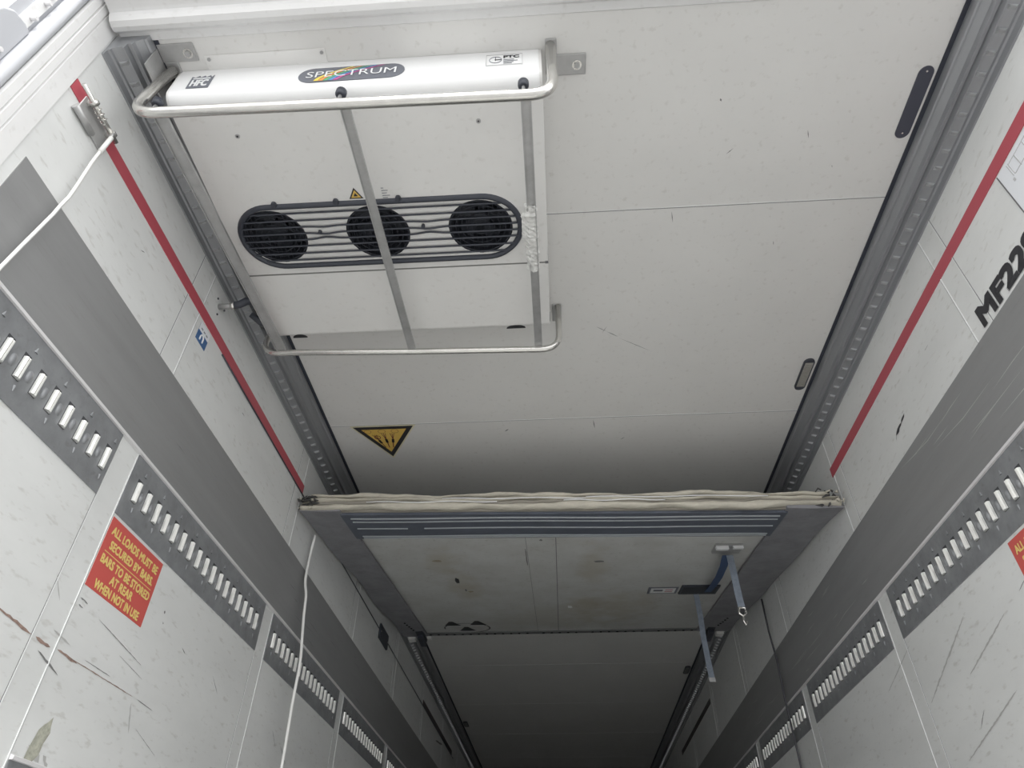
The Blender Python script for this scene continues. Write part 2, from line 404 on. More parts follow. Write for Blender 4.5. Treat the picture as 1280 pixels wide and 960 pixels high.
# ------------------------------------------------------------------ red stripes, signs, stickers on walls
def plate(name, side, y0, y1, z0, z1, m, label, cat, t=.0028, group=None):
    x = side*W2
    o = MB().box(*sorted((x, x-side*t)), y0, y1, z0, z1, m).build(name)
    return tag(o, label, cat, group)
plate('marking_stripe', -1, .757, 2.728, 2.296, 2.338, RED, 'long thin red tape stripe high on the left wall near the doorway', 'stripe')
plate('marking_stripe', 1, .757, 2.735, 2.302, 2.346, RED, 'long thin red tape stripe high on the right wall', 'stripe')
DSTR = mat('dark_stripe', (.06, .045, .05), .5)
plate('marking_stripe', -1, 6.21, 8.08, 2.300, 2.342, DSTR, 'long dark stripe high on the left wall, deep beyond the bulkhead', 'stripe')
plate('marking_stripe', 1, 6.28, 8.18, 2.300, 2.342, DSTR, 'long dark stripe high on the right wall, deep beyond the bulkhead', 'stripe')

def loading_sign(side, label):
    x = side*W2; y0, y1, z0, z1 = 1.559, 1.850, 1.329, 1.520
    root = thing('loading_sign', (x, (y0+y1)/2, z0), label, 'sign')
    MB().box(*sorted((x, x-side*.0012)), y0, y1, z0, z1, SIGNRED).build('sign_board', root)
    mb = MB(); xo = x-side*.0018
    if side < 0: org = lambda u, v: (xo, y0+u, z0+v); xd = (0, 1, 0)
    else: org = lambda u, v: (xo, y1-u, z0+v); xd = (0, -1, 0)
    zd = (0, 0, 1)
    for s, u0, wd, v0, hh in (('ALL LOADS MUST BE', .016, .258, .148, .024), ('SECURED BY BARS.', .030, .240, .112, .024), ('BARS TO BE STORED', .016, .262, .070, .024), ('AT REAR', .085, .118, .038, .024), ('WHEN NOT IN USE', .030, .232, .006, .024)):
        text(mb, s, YELL, org(u0, v0), xd, zd, wd, hh, bold=.045)
    a, b = sorted((org(.018, 0)[1], org(.274, 0)[1]))
    mb.box(*sorted((x, xo)), a, b, z0+.1010, z0+.1030, YELL)
    mb.build('sign_lettering', root, flip=False)
loading_sign(-1, 'red sign with yellow text about securing loads on the left wall')
loading_sign(1, 'red sign with yellow text cut off at the right edge of the view')

# wall number
mb = MB(); xo = W2-.0021
text(mb, 'MF229', INK, (xo, 1.500, 2.0285), (0, -1, 0), (0, 0, 1), .322, .071, bold=.07)
tag(mb.build('wall_lettering', flip=False), 'bold black letters MF22 on the right wall above the grey band', 'lettering')

# white instruction sheet at right edge
sh = thing('instruction_sheet', (W2, 1.0, 2.15), 'white instruction sheet with faint line drawings at the right edge', 'sticker')
MB().box(W2-.0012, W2, .83, 1.170, 2.10, 2.296, SHEET).build('sheet', sh)
mb = MB()
MB_x = (W2-.0022, W2-.001)
mb.box(*MB_x, 1.171, 1.174, 2.10, 2.296, JOINT_SHADE)
for a in ((1.09, 1.093, 2.235, 2.28), (1.12, 1.1225, 2.24, 2.285), (1.127, 1.129, 2.24, 2.285), (1.05, 1.052, 2.23, 2.28), (.95, .952, 2.2, 2.27), (.90, 1.12, 2.238, 2.2395), (.90, 1.12, 2.28, 2.2815), (1.13, 1.137, 2.225, 2.235), (1.08, 1.088, 2.205, 2.22), (.88, 1.05, 2.16, 2.162), (1.05, 1.06, 2.16, 2.18)):
    mb.box(*MB_x, *a, PALEGREY)
mb.build('sheet_drawing', sh)

# small blue sticker on left wall
st = thing('blue_label', (-W2, 1.61, 2.21), 'small blue and white sticker with hook symbol under the red stripe', 'sticker')
MB().box(-W2, -W2+.0010, 1.578, 1.650, 2.212, 2.285, BLUE).build('sticker_base', st)
mb = MB(); mb.box(-W2, -W2+.0016, 1.578, 1.650, 2.252, 2.285, SHEET)
mb.tube([(-W2+.002, 1.600, 2.222), (-W2+.002, 1.600, 2.238), (-W2+.002, 1.606, 2.247), (-W2+.002, 1.614, 2.247), (-W2+.002, 1.620, 2.238), (-W2+.002, 1.620, 2.222)], .003, WHITEP, 6)
for q in range(3): mb.box(-W2, -W2+.002, 1.590+q*.018, 1.602+q*.018, 2.262, 2.267, GREYP)
mb.build('sticker_print', st)

# thin dark cable along left wall
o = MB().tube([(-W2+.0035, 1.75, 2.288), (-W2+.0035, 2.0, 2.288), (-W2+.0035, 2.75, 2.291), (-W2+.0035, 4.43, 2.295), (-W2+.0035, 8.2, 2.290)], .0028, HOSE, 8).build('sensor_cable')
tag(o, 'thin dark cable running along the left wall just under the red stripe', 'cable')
sp_ = thing('sensor_cover', (-W2, 4.56, 2.235), 'small dark rectangular sensor cover on the left wall beyond the bulkhead edge', 'cover')
bevel(MB().box(-W2, -W2+.014, 4.44, 4.68, 2.236, 2.334, BLACKP).build('cover_plate', sp_), .004)
for y in (4.455, 4.665): MB().cyl((-W2+.014, y, 2.285), (1, 0, 0), .005, .003, BRACK, 8).build('screw', sp_)

# ------------------------------------------------------------------ metal latch and white rod on the left wall
la = thing('wall_latch', (-W2, .86, 2.26), 'grey metal spring latch on the left wall over the red stripe', 'latch')
mb = MB(); mb.box(-W2, -W2+.006, .80, .925, 2.262, 2.332, BRACK); bevel(mb.build('latch_plate', la), .002)
mb = MB(); mb.tube([(-W2+.020, .765, 2.322), (-W2+.020, .93, 2.322)], .0065, STEEL, 12); mb.build('latch_bolt', la)
for y in (.815, .905):
    mb = MB(); mb.cyl((-W2+.020, y-.006, 2.322), (0, 1, 0), .013, .012, STEEL, 14); mb.box(-W2, -W2+.022, y-.005, y+.005, 2.312, 2.332, STEEL); mb.build('latch_collar', la)
mb = MB(); pts = [(-W2+.020+.010*math.cos(t*.9), .82+.0028*t/6.28*4.4, 2.322+.010*math.sin(t*.9)) for t in [i*.45 for i in range(60)]]
mb.tube(pts, .0013, STEEL, 5); mb.build('latch_spring', la)
mb = MB(); mb.tube([(-W2+.010, .79, 2.262), (-W2+.010, .87, 2.262)], .009, BRACK, 10); mb.build('latch_hinge_barrel', la)
mb = MB(); mb.tube([(-W2+.030, .902, 2.322), (-W2+.030, .902, 2.290)], .0035, BRACK, 8); mb.build('latch_tip', la)

ro = thing('pull_cord', (-W2+.03, .90, 1.3), 'white pull cord hanging from the metal latch on the left wall', 'cord')
pts = [(-1.200, .905, 2.293), (-1.200, .900, 2.23), (-1.200, .899, 2.175), (-1.200, .903, 2.08), (-1.200, .904, 2.03), (-1.2, .899, 1.985), (-1.2, .897, 1.95), (-1.2, .882, 1.82), (-1.2, .872, 1.726), (-1.2, .865, 1.60), (-1.2, .862, 1.40)]
MB().tube(pts, .0042, CORD, 8).build('cord', ro)
MB().tube([(-1.2, .903, 2.30), (-1.2, .900, 2.225)], .0062, CORD, 10).build('cord_sleeve', ro)

# ------------------------------------------------------------------ rear evaporator unit
ZB = 2.45; EX0, EX1 = -1.094, -.034
ev = thing('ceiling_evaporator', (-.56, 1.35, 2.6), 'white ceiling refrigeration evaporator with three dark round fans and SPECTRUM badge', 'evaporator')
prof = [(.872, H), (.871, 2.50)]
for i in range(8):
    a = PI/2*i/7; prof.append((.871+.040*(1-math.cos(a)), ZB+.032-.032*math.sin(a)))
prof += [(1.5235, ZB), (1.5245, ZB+.006), (1.5275, ZB+.006), (1.5285, ZB), (1.818, ZB)]
for i in range(1, 6):
    a = PI/2*i/5; prof.append((1.818+.022*math.sin(a), ZB+.022*(1-math.cos(a))))
prof += [(1.842, H)]
mb = MB(); mb.prism_x(prof, EX0, EX1, UNIT)
body = mb.build('casing')
# cut the three fan ports
cut = MB()
FX = (-.937, -.591, -.251); FY = 1.366; FR = .1045
for fx in FX: cut.cyl((fx, FY, ZB-.05), (0, 0, 1), FR, .15, FANDARK, 48)
co = cut.build('cutter')
md = body.modifiers.new('b', 'BOOLEAN'); md.object = co; md.operation = 'DIFFERENCE'; md.solver = 'EXACT'
dg = bpy.context.evaluated_depsgraph_get(); dg.update()
me = bpy.data.meshes.new_from_object(body.evaluated_get(dg)); body.modifiers.clear(); body.data = me
bpy.data.objects.remove(co)
me.materials.clear(); me.materials.append(UNIT); me.materials.append(FANDARK)
for p in me.polygons:
    c = p.center; p.material_index = 1 if any((c.x-fx)**2+(c.y-FY)**2 < (FR+.002)**2 and c.z > ZB+.002 for fx in FX) else 0
body.parent = ev; body.matrix_parent_inverse = Matrix.Translation(ev.location).inverted()
bevel(body, .006, 3)
body.modifiers['bevel'].angle_limit = math.radians(50)
# smoother brilliant face cover
mb = MB()
pf = [(.8705, H-.001)]+[(y-.0012, z-.0008) for y, z in prof[1:10]]
mb.grid([[(EX0+.008, y, z) for y, z in pf], [(EX1-.008, y, z) for y, z in pf]], UNITFACE, False, True)
o = mb.build('face_cover', ev, flip=True)
# fans
for i, fx in enumerate(FX):
    fan = MB()
    z = ZB+.055
    for b in range(5):
        a0 = 2*PI*b/5+i
        rows = []
        for q in range(5):
            rr = .022+.070*q/4
            rows.append([(fx+rr*math.cos(a0+t), FY+rr*math.sin(a0+t), z+.012*math.sin(t*3)) for t in (0, .25, .5, .75)])
        fan.grid(rows, FANDARK)
    fan.cyl((fx, FY, z-.012), (0, 0, 1), .026, .03, FANDARK, 20)
    fo = fan.build('fan', ev)
    g = MB()
    for rr in (.100, .082, .064, .046, .028):
        g.tube([(fx+rr*math.cos(2*PI*k/36), FY+rr*math.sin(2*PI*k/36), ZB+.004) for k in range(37)], .0016 if rr < .1 else .003, FANDARK, 5)
    for k in range(-6, 7):
        xx = k*.015; hh = math.sqrt(max(0, .1**2-xx*xx)); g.tube([(fx+xx, FY-hh, ZB+.006), (fx+xx, FY+hh, ZB+.006)], .0010, FANDARK, 5)
    g.build('fan_mesh', ev)
    # dark guard disc behind wires
    d = MB(); d.cyl((fx, FY, ZB+.094), (0, 0, 1), FR-.002, .004, FANDARK, 40); d.build('fan_shroud', ev)
# grille frame: stadium ring and long wires
gx0, gx1, gy0, gy1 = -1.060, -.110, 1.238, 1.498; r = (gy1-gy0)/2; cy = (gy0+gy1)/2
ring = []
for k in range(25): a = -PI/2+PI*k/24; ring.append((gx1-r+r*math.cos(a), cy+r*math.sin(a)))
for k in range(25): a = PI/2+PI*k/24; ring.append((gx0+r+r*math.cos(a), cy+r*math.sin(a)))
ring.append(ring[0])
mb = MB(); wI = .020
inner = []
n = len(ring)
cxs = []
for k in range(n):
    x, y = ring[k]
    cxx = min(max(x, gx0+r), gx1-r); d = Vector((x-cxx, y-cy)); d.normalize(); inner.append((x-d.x*wI, y-d.y*wI))
rows = []
for k in range(n):
    (x, y), (u, v) = ring[k], inner[k]
    rows.append([(x, y, ZB-.001), (x*.75+u*.25, y*.75+v*.25, ZB-.010), (x*.25+u*.75, y*.25+v*.75, ZB-.010), (u, v, ZB-.001), (u, v, ZB), (x, y, ZB)])
mb.grid(rows, BLACKP, True, True)
gf = mb.build('grille_frame', ev)
wy = [1.272, 1.300, 1.325, 1.351, 1.377, 1.402, 1.432, 1.460]
for q, y in enumerate(wy):
    hx = math.sqrt(max(0, (r-.006)**2-(y-cy)**2)); xa, xb = gx0+r-hx, gx1-r+hx
    pts = []
    for k in range(60):
        x = xa+(xb-xa)*k/59
        dip = 0
        if q in (2, 3, 4):
            for c0 in (-.764, -.421): dip += math.exp(-((x-c0)/.035)**2)*(.006 if q == 3 else (.004 if q == 2 else -.007))
        pts.append((x, y+dip, ZB-.006))
    g = MB(); g.tube(pts, .0035, BLACKP, 6); g.build('grille_wire', gf)
for x, y in ((-.782, 1.350), (-.438, 1.346), (-.90, 1.236), (-.50, 1.236), (-.70, 1.236)):
    MB().cyl((x, y, ZB-.011), (0, 0, 1), .006 if y > 1.3 else .009, .011, BLACKP, 10).build('grille_clip', gf)
for x, y in ((-.929, 1.0), (-.221, .996)):
    g = MB(); g.cyl((x, y, ZB-.003), (0, 0, 1), .007, .003, BRACK, 12); g.cyl((x, y, ZB-.0035), (0, 0, 1), .003, .001, INK, 8); g.build('screw', ev)
g = MB(); g.box(EX0+.003, EX1-.003, 1.5236, 1.5284, ZB-.0006, ZB+.001, mat('seam_shadow_gap', (.22, .22, .21), .7)); g.build('cover_seam', ev)
# half moon drain openings and corner slot
for x, y, wd in ((-.999, 1.842, .028), (-.163, 1.840, .036)):
    g = MB(); pts = [(x+wd*math.cos(PI*k/12), y-.016*math.sin(PI*k/12), ZB-.001) for k in range(13)]
    g.grid([pts, [(a, b, c+.003) for a, b, c in pts]], DARKHOLE, True, False, True); g.build('drain_opening', ev)
g = MB(); g.box(EX1-.006, EX1+.0012, 1.775, 1.812, ZB+.001, ZB+.014, DARKHOLE); g.build('corner_slot', ev)
g = MB(); g.box(EX1-.010, EX1+.001, 1.520, 1.531, ZB-.0008, ZB+.08, JOINT_SHADE); g.build('casing_joint', ev)
# thin plate above face with two screws
g = MB(); g.box(-1.005, -.652, .829, .872, H-.003, H, UNIT); bevel(g.build('mounting_plate', ev), .001)
for x in (-.993, -.662): MB().cyl((x, .840, H-.006), (0, 0, 1), .005, .003, BRACK, 10).build('screw', ev)

# badge SPECTRUM
def face_pt(x, z, out=.0022): return (x, .870-out, z)
bx0, bx1, bz0, bz1 = -.716, -.424, 2.489, 2.560
g = MB(); rr = (bz1-bz0)/2
def badge_outline(out, dz=0):
    pts = []
    zc_ = lambda x: 2.5185 + (x+.574)*.012
    for k in range(13): a = -PI/2+PI*k/12; x = bx1-rr+rr*math.cos(a)*1.15; pts.append(face_pt(x, zc_(x)+rr*1.15*math.sin(a), out))
    for k in range(13): a = PI/2+PI*k/12; x = bx0+rr+rr*math.cos(a)*1.15; pts.append(face_pt(x, zc_(x)+rr*1.15*math.sin(a), out))
    return pts
g.grid([badge_outline(-.0005), badge_outline(.002)], GREYP, True, False, True)
bd = g.build('badge', ev)
g = MB()
for q, m in enumerate(RAIN):
    rows = []
    for k in range(11):
        t = k/10; x = -.672+q*.0135+.10*t**1.7+q*.004*t*2; z = 2.4805+.0755*t
        rows.append([face_pt(x, z, .0030), face_pt(x+.013*(1-.35*t), z, .0030)])
    g.grid(rows, m, False, False)
g.build('badge_rainbow', bd, flip=False)
g = MB(); text(g, 'SPECTRUM', WHITEP, face_pt(-.698, 2.5000, .0038), (1, 0, .010), (0, 0, 1), .256, .034)
g.build('badge_lettering', bd, flip=False)
# castle topped black label
g = MB()
lx0, lx1, lz0, lz1 = -1.040, -.976, 2.486, 2.551
pts = [face_pt(lx0, lz0), face_pt(lx1, lz0), face_pt(lx1, lz1+.008)]
for k in range(4):
    a = lx1-(lx1-lx0)*(k+.3)/4; b = lx1-(lx1-lx0)*(k+.65)/4
    pts += [face_pt(a, lz1-.003), face_pt(b, lz1+.007 if k < 3 else lz1)]
pts += [face_pt(lx0, lz1+.002)]
g.grid([pts, [(x, y+.0015, z) for x, y, z in pts]], GREYP, True, False, True)
ml = g.build('maker_label', ev)
g = MB(); text(g, 'HFC', WHITEP, face_pt(lx0+.007, lz0+.008, .003), (1, 0, 0), (0, 0, 1), .050, .038, bold=.04)
g.box(lx0+.007, lx1-.007, .8665, .8680, lz1-.014, lz1-.009, WHITEP); g.build('label_lettering', ml, flip=False)
# PTC sticker
g = MB(); g.box(-.190, -.087, .8682, .870, 2.508, 2.572, UNITFACE)
pl_ = g.build('small_sticker', ev)
g = MB(); q = lambda x, z: (x, .8672, z)
oval = [q(-.163+.017*math.cos(2*PI*k/24), 2.540+.018*math.sin(2*PI*k/24)) for k in range(25)]
g.tube(oval, .0009, GREYP, 4)
g.tube([q(-.189, 2.509), q(-.088, 2.509), q(-.088, 2.571), q(-.189, 2.571), q(-.189, 2.509)], .0007, PALEGREY, 4)
g.tube([q(-.165, 2.540), q(-.147, 2.540)], .0012, INK, 4); g.tube([q(-.163, 2.535), q(-.163, 2.556)], .0009, INK, 4)
text(g, 'PTC', INK, q(-.141, 2.548), (1, 0, 0), (0, 0, 1), .045, .017, bold=.06)
for k, l in enumerate((.030, .040, .028, .024)): g.box(-.141, -.141+l, .8668, .8675, 2.538-k*.0075, 2.540-k*.0075, GREYP)
g.build('sticker_print', pl_, flip=False)
# little warning triangle and text lines on underside
g = MB(); z = ZB-.0008
A, B_, D = (-.633, 1.196), (-.652, 1.231), (-.612, 1.231)
tri = lambda s, zz: [((p[0]+.632)*s-.632, (p[1]-1.219)*s+1.219, zz) for p in (A, B_, D)]
g.face(tri(1.15, z), INK); g.face(tri(.80, z-.0006), GOLD); g.face(tri(.35, z-.0011), INK)
for k, (y, l) in enumerate(((1.198, .006), (1.207, .018), (1.216, .014), (1.225, .022), (1.233, .014))):
    g.box(-.548, -.548+l+.002, y, y+.0022, z-.0003, z, GREYP)
g.build('warning_print', ev, flip=False)

# ------------------------------------------------------------------ protective tube rack
rk = thing('tube_guard', (-.56, 1.35, 2.6), 'stainless tube guard frame hung around the white evaporator', 'guard frame')
def arc(p0, c, p1, n=7):
    p0, c, p1 = Vector(p0), Vector(c), Vector(p1); return [p0*(1-t)**2+c*2*t*(1-t)+p1*t*t for t in [i/n for i in range(n+1)]]
pts = [Vector((-1.106, .862, H-.010))]+arc((-1.135, .860, 2.43), (-1.152, .860, 2.333), (-1.05, .860, 2.339), 9)+[Vector((-.56, .860, 2.325))]+arc((-.075, .860, 2.314), (-.008, .860, 2.312), (-.008, .860, 2.395), 9)+[Vector((-.008, .861, H-.006))]
MB().tube(pts, .0148, STEEL, 16).build('near_hoop', rk)
pts = [Vector((-1.135, 1.87, H-.006)), Vector((-1.140, 1.87, 2.50))]+arc((-1.146, 1.870, 2.47), (-1.150, 1.870, 2.402), (-1.08, 1.870, 2.401), 8)+[Vector((-.576, 1.87, 2.379))]+arc((-.075, 1.870, 2.364), (-.001, 1.870, 2.362), (-.001, 1.870, 2.44), 9)+[Vector((0, 1.87, H-.006))]
MB().tube(pts, .0118, STEEL, 14).build('far_hoop', rk)
for x, za, zb in ((-1.070, 2.341, 2.400), (-.560, 2.327, 2.378), (-.080, 2.316, 2.366)):
    g = MB(); g.bar((x, .862, za+.012), (x-.0, 1.868, zb+.010), (1, 0, 0), .027 if x > -1 else .036, .006, FLAT)
    for e in (-1, 1): g.bar((x+e*(.0125 if x > -1 else .017), .864, za+.0085), (x+e*(.0125 if x > -1 else .017), 1.866, zb+.0065), (1, 0, 0), .003, .008, FLAT)
    g.build('flat_bar', rk)
for x, z in ((-.583, 2.410), (-.086, 2.398), (-1.100, 2.418)):
    g = MB(); g.tube([(x, .874, z+.012), (x, .874, z-.004), (x, .874, z-.012)], [.015, .015, .011], BLACKP, 16)
    g.tube([(x, .874, z-.012), (x, .868, z-.075)], .005, BRACK, 8); g.build('rubber_buffer', rk)
for nm_, x0, x1, y0, y1, bx, by, px in (('n', .006, .094, .888, .950, .068, .920, None), ('l', -1.128, -1.022, .790, .842, -1.045, .818, None)):
    g = MB(); g.box(x0, x1, y0, y1, H-.005, H, BRACK); b = bevel(g.build('mounting_bracket', rk), .004, 3)
    g = MB(); g.cyl((bx, by, H-.008), (0, 0, 1), .014, .004, STEEL, 20); g.cyl((bx, by, H-.013), (0, 0, 1), .009, .006, BRACK, 6); g.build('bolt', b)
for x0, x1, y0, y1 in ((-.022, .010, .842, .945), (-1.125, -1.085, .84, .885), (-.022, .014, 1.862, 1.955)):
    g = MB(); g.box(x0, x1, y0, y1, H-.006, H, BRACK); bevel(g.build('foot_plate', rk), .004, 3)
g = MB(); g.box(-1.132, -1.128, .80, .90, 2.50, H-.005, BRACK); g.build('side_plate', rk)

# crumpled tape round the right bar
g = MB(); rows = []
for i in range(30):
    y = 1.215+.262*i/29; z = 2.329+(2.377-2.329)*(y-.86)/1.0
    row = []
    for k in range(16):
        a = 2*PI*k/16; rx = .019+random.uniform(-.0035, .0045); rz = .011+random.uniform(-.003, .004)
        row.append((-.084+(.004 if y > 1.25 and y < 1.36 and math.cos(a) < 0 else 0)*-2+rx*math.cos(a), y+random.uniform(-.003, .003), z+rz*math.sin(a)))
    rows.append(row)
g.grid(rows, TAPE, True, False, True)
g.build('adhesive_tape', rk)['label'] = 'crumpled clear tape wrapped around the right bar'

# ------------------------------------------------------------------ drain hose pieces at left
dh = thing('drain_hose', (-W2, 1.63, 2.42), 'short black hose elbow with metal pipe between the left wall and rail', 'hose')
MB().tube([(-W2, 1.635, 2.418), (-1.175, 1.635, 2.420)], .0105, BRACK, 14).build('metal_pipe', dh)
MB().tube([(-1.185, 1.635, 2.419), (-1.172, 1.635, 2.420)], .0145, STEEL, 14).build('hose_clamp', dh)
MB().tube([(-1.180, 1.635, 2.420), (-1.155, 1.636, 2.428), (-1.138, 1.640, 2.448), (-1.128, 1.655, 2.462), (-1.122, 1.690, 2.470)], [.0135, .014, .0145, .014, .0125], HOSE, 14).build('hose_elbow', dh)
g = MB()
for a in (0, 2.1, 4.2): g.cyl((-W2, 1.64+.034*math.cos(a+2.6), 2.418+.034*math.sin(a+2.6)), (1, 0, 0), .004, .003, HOSE, 8)
g.build('fixing_screws', dh)
g = MB(); g.tube([(-1.165, 1.735, 2.478), (-1.135, 1.765, 2.468), (-1.108, 1.800, 2.482), (-1.098, 1.815, 2.492)], [.010, .015, .016, .010], HOSE, 12)
tag(g.build('hose_end'), 'black rubber hose end at the far left corner of the evaporator', 'hose')

# ------------------------------------------------------------------ ceiling fittings
def stadium(name, x, y0, y1, wd, z, t, m, parent):
    r = wd/2; pts = []
    for k in range(13): a = PI*k/12; pts.append((x+r*math.cos(a), y1-r+r*math.sin(a)))
    for k in range(13): a = PI+PI*k/12; pts.append((x+r*math.cos(a), y0+r+r*math.sin(a)))
    g = MB(); g.grid([[(a, b, z) for a, b in pts], [(a, b, z-t) for a, b in pts]], m, True, False, True); return g.build(name, parent)
cv = thing('cover_plate', (1.095, 1.10, H), 'black oblong cover plate with rounded ends near the right ceiling rail', 'cover')
stadium('plate', 1.0865, .988, 1.216, .044, H, .003, mat('black_cover', (.055, .058, .08), .5), cv)
for y in (1.003, 1.198): MB().cyl((1.0865, y, H-.0045), (0, 0, 1), .003, .002, STEEL, 8).build('screw', cv)
lp = thing('ceiling_lamp', (1.083, 2.35, H), 'small oblong ceiling lamp with ribbed lens and dark frame near the right rail', 'lamp')
stadium('lamp_frame', 1.081, 2.247, 2.452, .046, H, .008, BLACKP, lp)
g = MB(); g.box(1.064, 1.098, 2.268, 2.425, H-.0105, H-.007, LENS)
for k in range(15): g.box(1.066, 1.096, 2.274+k*.0103, 2.279+k*.0103, H-.0125, H-.0105, LENS)
g.build('lens', lp)
for x, y, s in ((1.083, 6.34, 'right'), (-1.083, 8.05, 'left')):
    l2 = thing('ceiling_lamp', (x, y, H), 'small dark oblong lamp in the dark ceiling beyond the bulkhead, by the %s rail' % s, 'lamp')
    stadium('lamp_frame', x, y-.10, y+.10, .048, H, .008, BLACKP, l2)
    MB().box(x-.016, x+.016, y-.078, y+.078, H-.010, H-.007, mat('dim_lens_'+s, (.14, .14, .14), .3)).build('lens', l2)

wt = thing('warning_triangle', (-.86, 2.7, H), 'yellow triangular warning sticker with black border on the ceiling', 'sticker')
T = [Vector((-1.024, 2.618)), Vector((-.700, 2.618)), Vector((-.860, 2.896))]; cen = (T[0]+T[1]+T[2])/3
def tri2(s, z): return [tuple(cen+(p-cen)*s)+(z,) for p in T]
g = MB(); g.grid([tri2(1.0, H), tri2(1.0, H-.0008)], PALE, True, False, True); g.build('sticker_base', wt)
g = MB(); g.face(tri2(.92, H-.0012), INK); g.face(tri2(.69, H-.0016), GOLD); g.build('sticker_border', wt, flip=False)
g = MB()
def seg(a, b, w_, m, z=H-.0022):
    a, b = Vector(a), Vector(b); d = (b-a).normalized(); n_ = Vector((-d.y, d.x))*w_/2
    g.face([(*(a-n_), z), (*(b-n_), z), (*(b+n_), z), (*(a+n_), z)], m)
for (hx, hy, tx, ty) in ((-.915, 2.700, -.880, 2.800), (-.868, 2.690, -.862, 2.800), (-.825, 2.690, -.842, 2.800)):
    h_, t_ = Vector((hx, hy)), Vector((tx, ty)); seg(h_+(t_-h_)*.35, t_, .0045, MAROON); seg(h_+(t_-h_)*.35, h_+(t_-h_)*.62, .013, INK)
    for q in range(3): seg(h_+Vector((-.012+q*.010, -.01)), h_+(t_-h_)*.36, .0030, MAROON)
for x0, r_ in ((-.945, .017), (-.875, .018), (-.810, .018)):
    P_ = [(x0+r_*math.cos(2*PI*k/16), 2.664+r_*.8*math.sin(2*PI*k/16)) for k in range(17)]
    for k in range(16): seg(P_[k], P_[k+1], .0018, MAROON)
P_ = [(-.905+.014*math.cos(2*PI*k/16), 2.712+.014*math.sin(2*PI*k/16)) for k in range(17)]
for k in range(16): seg(P_[k], P_[k+1], .004, MAROON)
g.build('sticker_symbol', wt, flip=False)

# ------------------------------------------------------------------ hinged bulkhead
YN, YF = 2.69, 5.11
def bz(x, y):
    zn = 2.160+(-x/1.22)*.030; t = (y-YN)/(YF-YN); return zn*(1-t)+2.490*t
bk = thing('bulkhead', (0, YN, 2.1), 'raised white partition bulkhead with dark rubber seals and tattered cream front edge', 'bulkhead')
def slab(mb, x0, x1, y0, y1, off0, off1, m):
    nx = max(1, int((x1-x0)/.1)); ny = max(1, int((y1-y0)/.1)); rows = []
    for j in range(ny+1):
        y = y0+(y1-y0)*j/ny; xs = [x0+(x1-x0)*i/nx for i in range(nx+1)]
        rows.append([(x, y, bz(x, y)+off0) for x in xs]+[(x, y, bz(x, y)+off1) for x in xs[::-1]])
    k = mb.mi(m)
    mb.grid(rows, m, True, False, False)
    for row, fl in ((rows[0], 0), (rows[-1], 1)):
        n = len(row)
        for i in range(nx): mb.face([row[i], row[i+1], row[n-2-i], row[n-1-i]], m)
g = MB(); slab(g, -1.115, 1.115, YN+.03, YF, .010, .075, PANEL)
for x, wd in ((-.040, .004), (-.192, .002)):
    slab(g, x-wd/2, x+wd/2, 3.04, YF-.03, .009, .0101, JOINT_SHADE)
g.build('panel', bk)
# marks on the panel
def blot(x, y, rx, ry, m, n=11, off=.0093):
    g.face([(x+rx*math.cos(2*PI*k/n)*random.uniform(.6, 1.1), yy_, bz(x, yy_)+off) for k in range(n) for yy_ in [y+ry*math.sin(2*PI*k/n)*random.uniform(.6, 1.1)]], m)
nt_ = PANEL.node_tree; N = nt_.nodes; LK = nt_.links
bs = N['Principled BSDF']; src = bs.inputs['Base Color'].links[0].from_socket
tcn = N.new('ShaderNodeTexCoord'); nz = N.new('ShaderNodeTexNoise'); nz.inputs['Scale'].default_value = 9; nz.inputs['Detail'].default_value = 6; LK.new(tcn.outputs['Object'], nz.inputs['Vector'])
for cx, cyy, rx, ry, amt in ((-.60, 3.95, .11, .38, .55), (-.66, 3.45, .12, .26, .5), (.16, 3.55, .09, .36, .45), (.12, 4.45, .14, .34, .45), (.38, 4.45, .26, .42, .5), (-.1, 4.7, .5, .4, .25)):
    sb = N.new('ShaderNodeVectorMath'); sb.operation = 'SUBTRACT'; sb.inputs[1].default_value = (cx, cyy, 0); LK.new(tcn.outputs['Object'], sb.inputs[0])
    mu = N.new('ShaderNodeVectorMath'); mu.operation = 'MULTIPLY'; mu.inputs[1].default_value = (1/rx, 1/ry, 0); LK.new(sb.outputs[0], mu.inputs[0])
    ln = N.new('ShaderNodeVectorMath'); ln.operation = 'LENGTH'; LK.new(mu.outputs[0], ln.inputs[0])
    ad = N.new('ShaderNodeMath'); ad.operation = 'MULTIPLY_ADD'; ad.inputs[1].default_value = 2.2; LK.new(nz.outputs[0], ad.inputs[0]); LK.new(ln.outputs['Value'], ad.inputs[2])
    mr = N.new('ShaderNodeMapRange'); mr.inputs['From Min'].default_value = 2.2; mr.inputs['From Max'].default_value = 1.3; mr.inputs['To Min'].default_value = 0; mr.inputs['To Max'].default_value = amt; LK.new(ad.outputs[0], mr.inputs['Value'])
    mx = N.new('ShaderNodeMixRGB'); mx.inputs[2].default_value = (.42, .38, .29, 1); LK.new(mr.outputs[0], mx.inputs[0]); LK.new(src, mx.inputs[1]); src = mx.outputs[0]
LK.new(src, bs.inputs['Base Color'])
g = MB()
blot(-.628, 3.80, .014, .07, INK, off=.0086); blot(-.60, 3.99, .008, .03, SCRD, off=.0086); blot(-.575, 4.02, .02, .02, STAIN, off=.0086); blot(.19, 3.47, .03, .02, SCRD, off=.0086)
blot(-.115, 3.13, .01, .015, SCRD, off=.0086); blot(.04, 4.40, .02, .04, WHITEP, off=.0086); blot(-.2, 3.4, .004, .2, SCRD, off=.0086); blot(-.69, 3.44, .03, .02, STAIN, off=.0086)
g.build('dirt_spots', bk, flip=False)
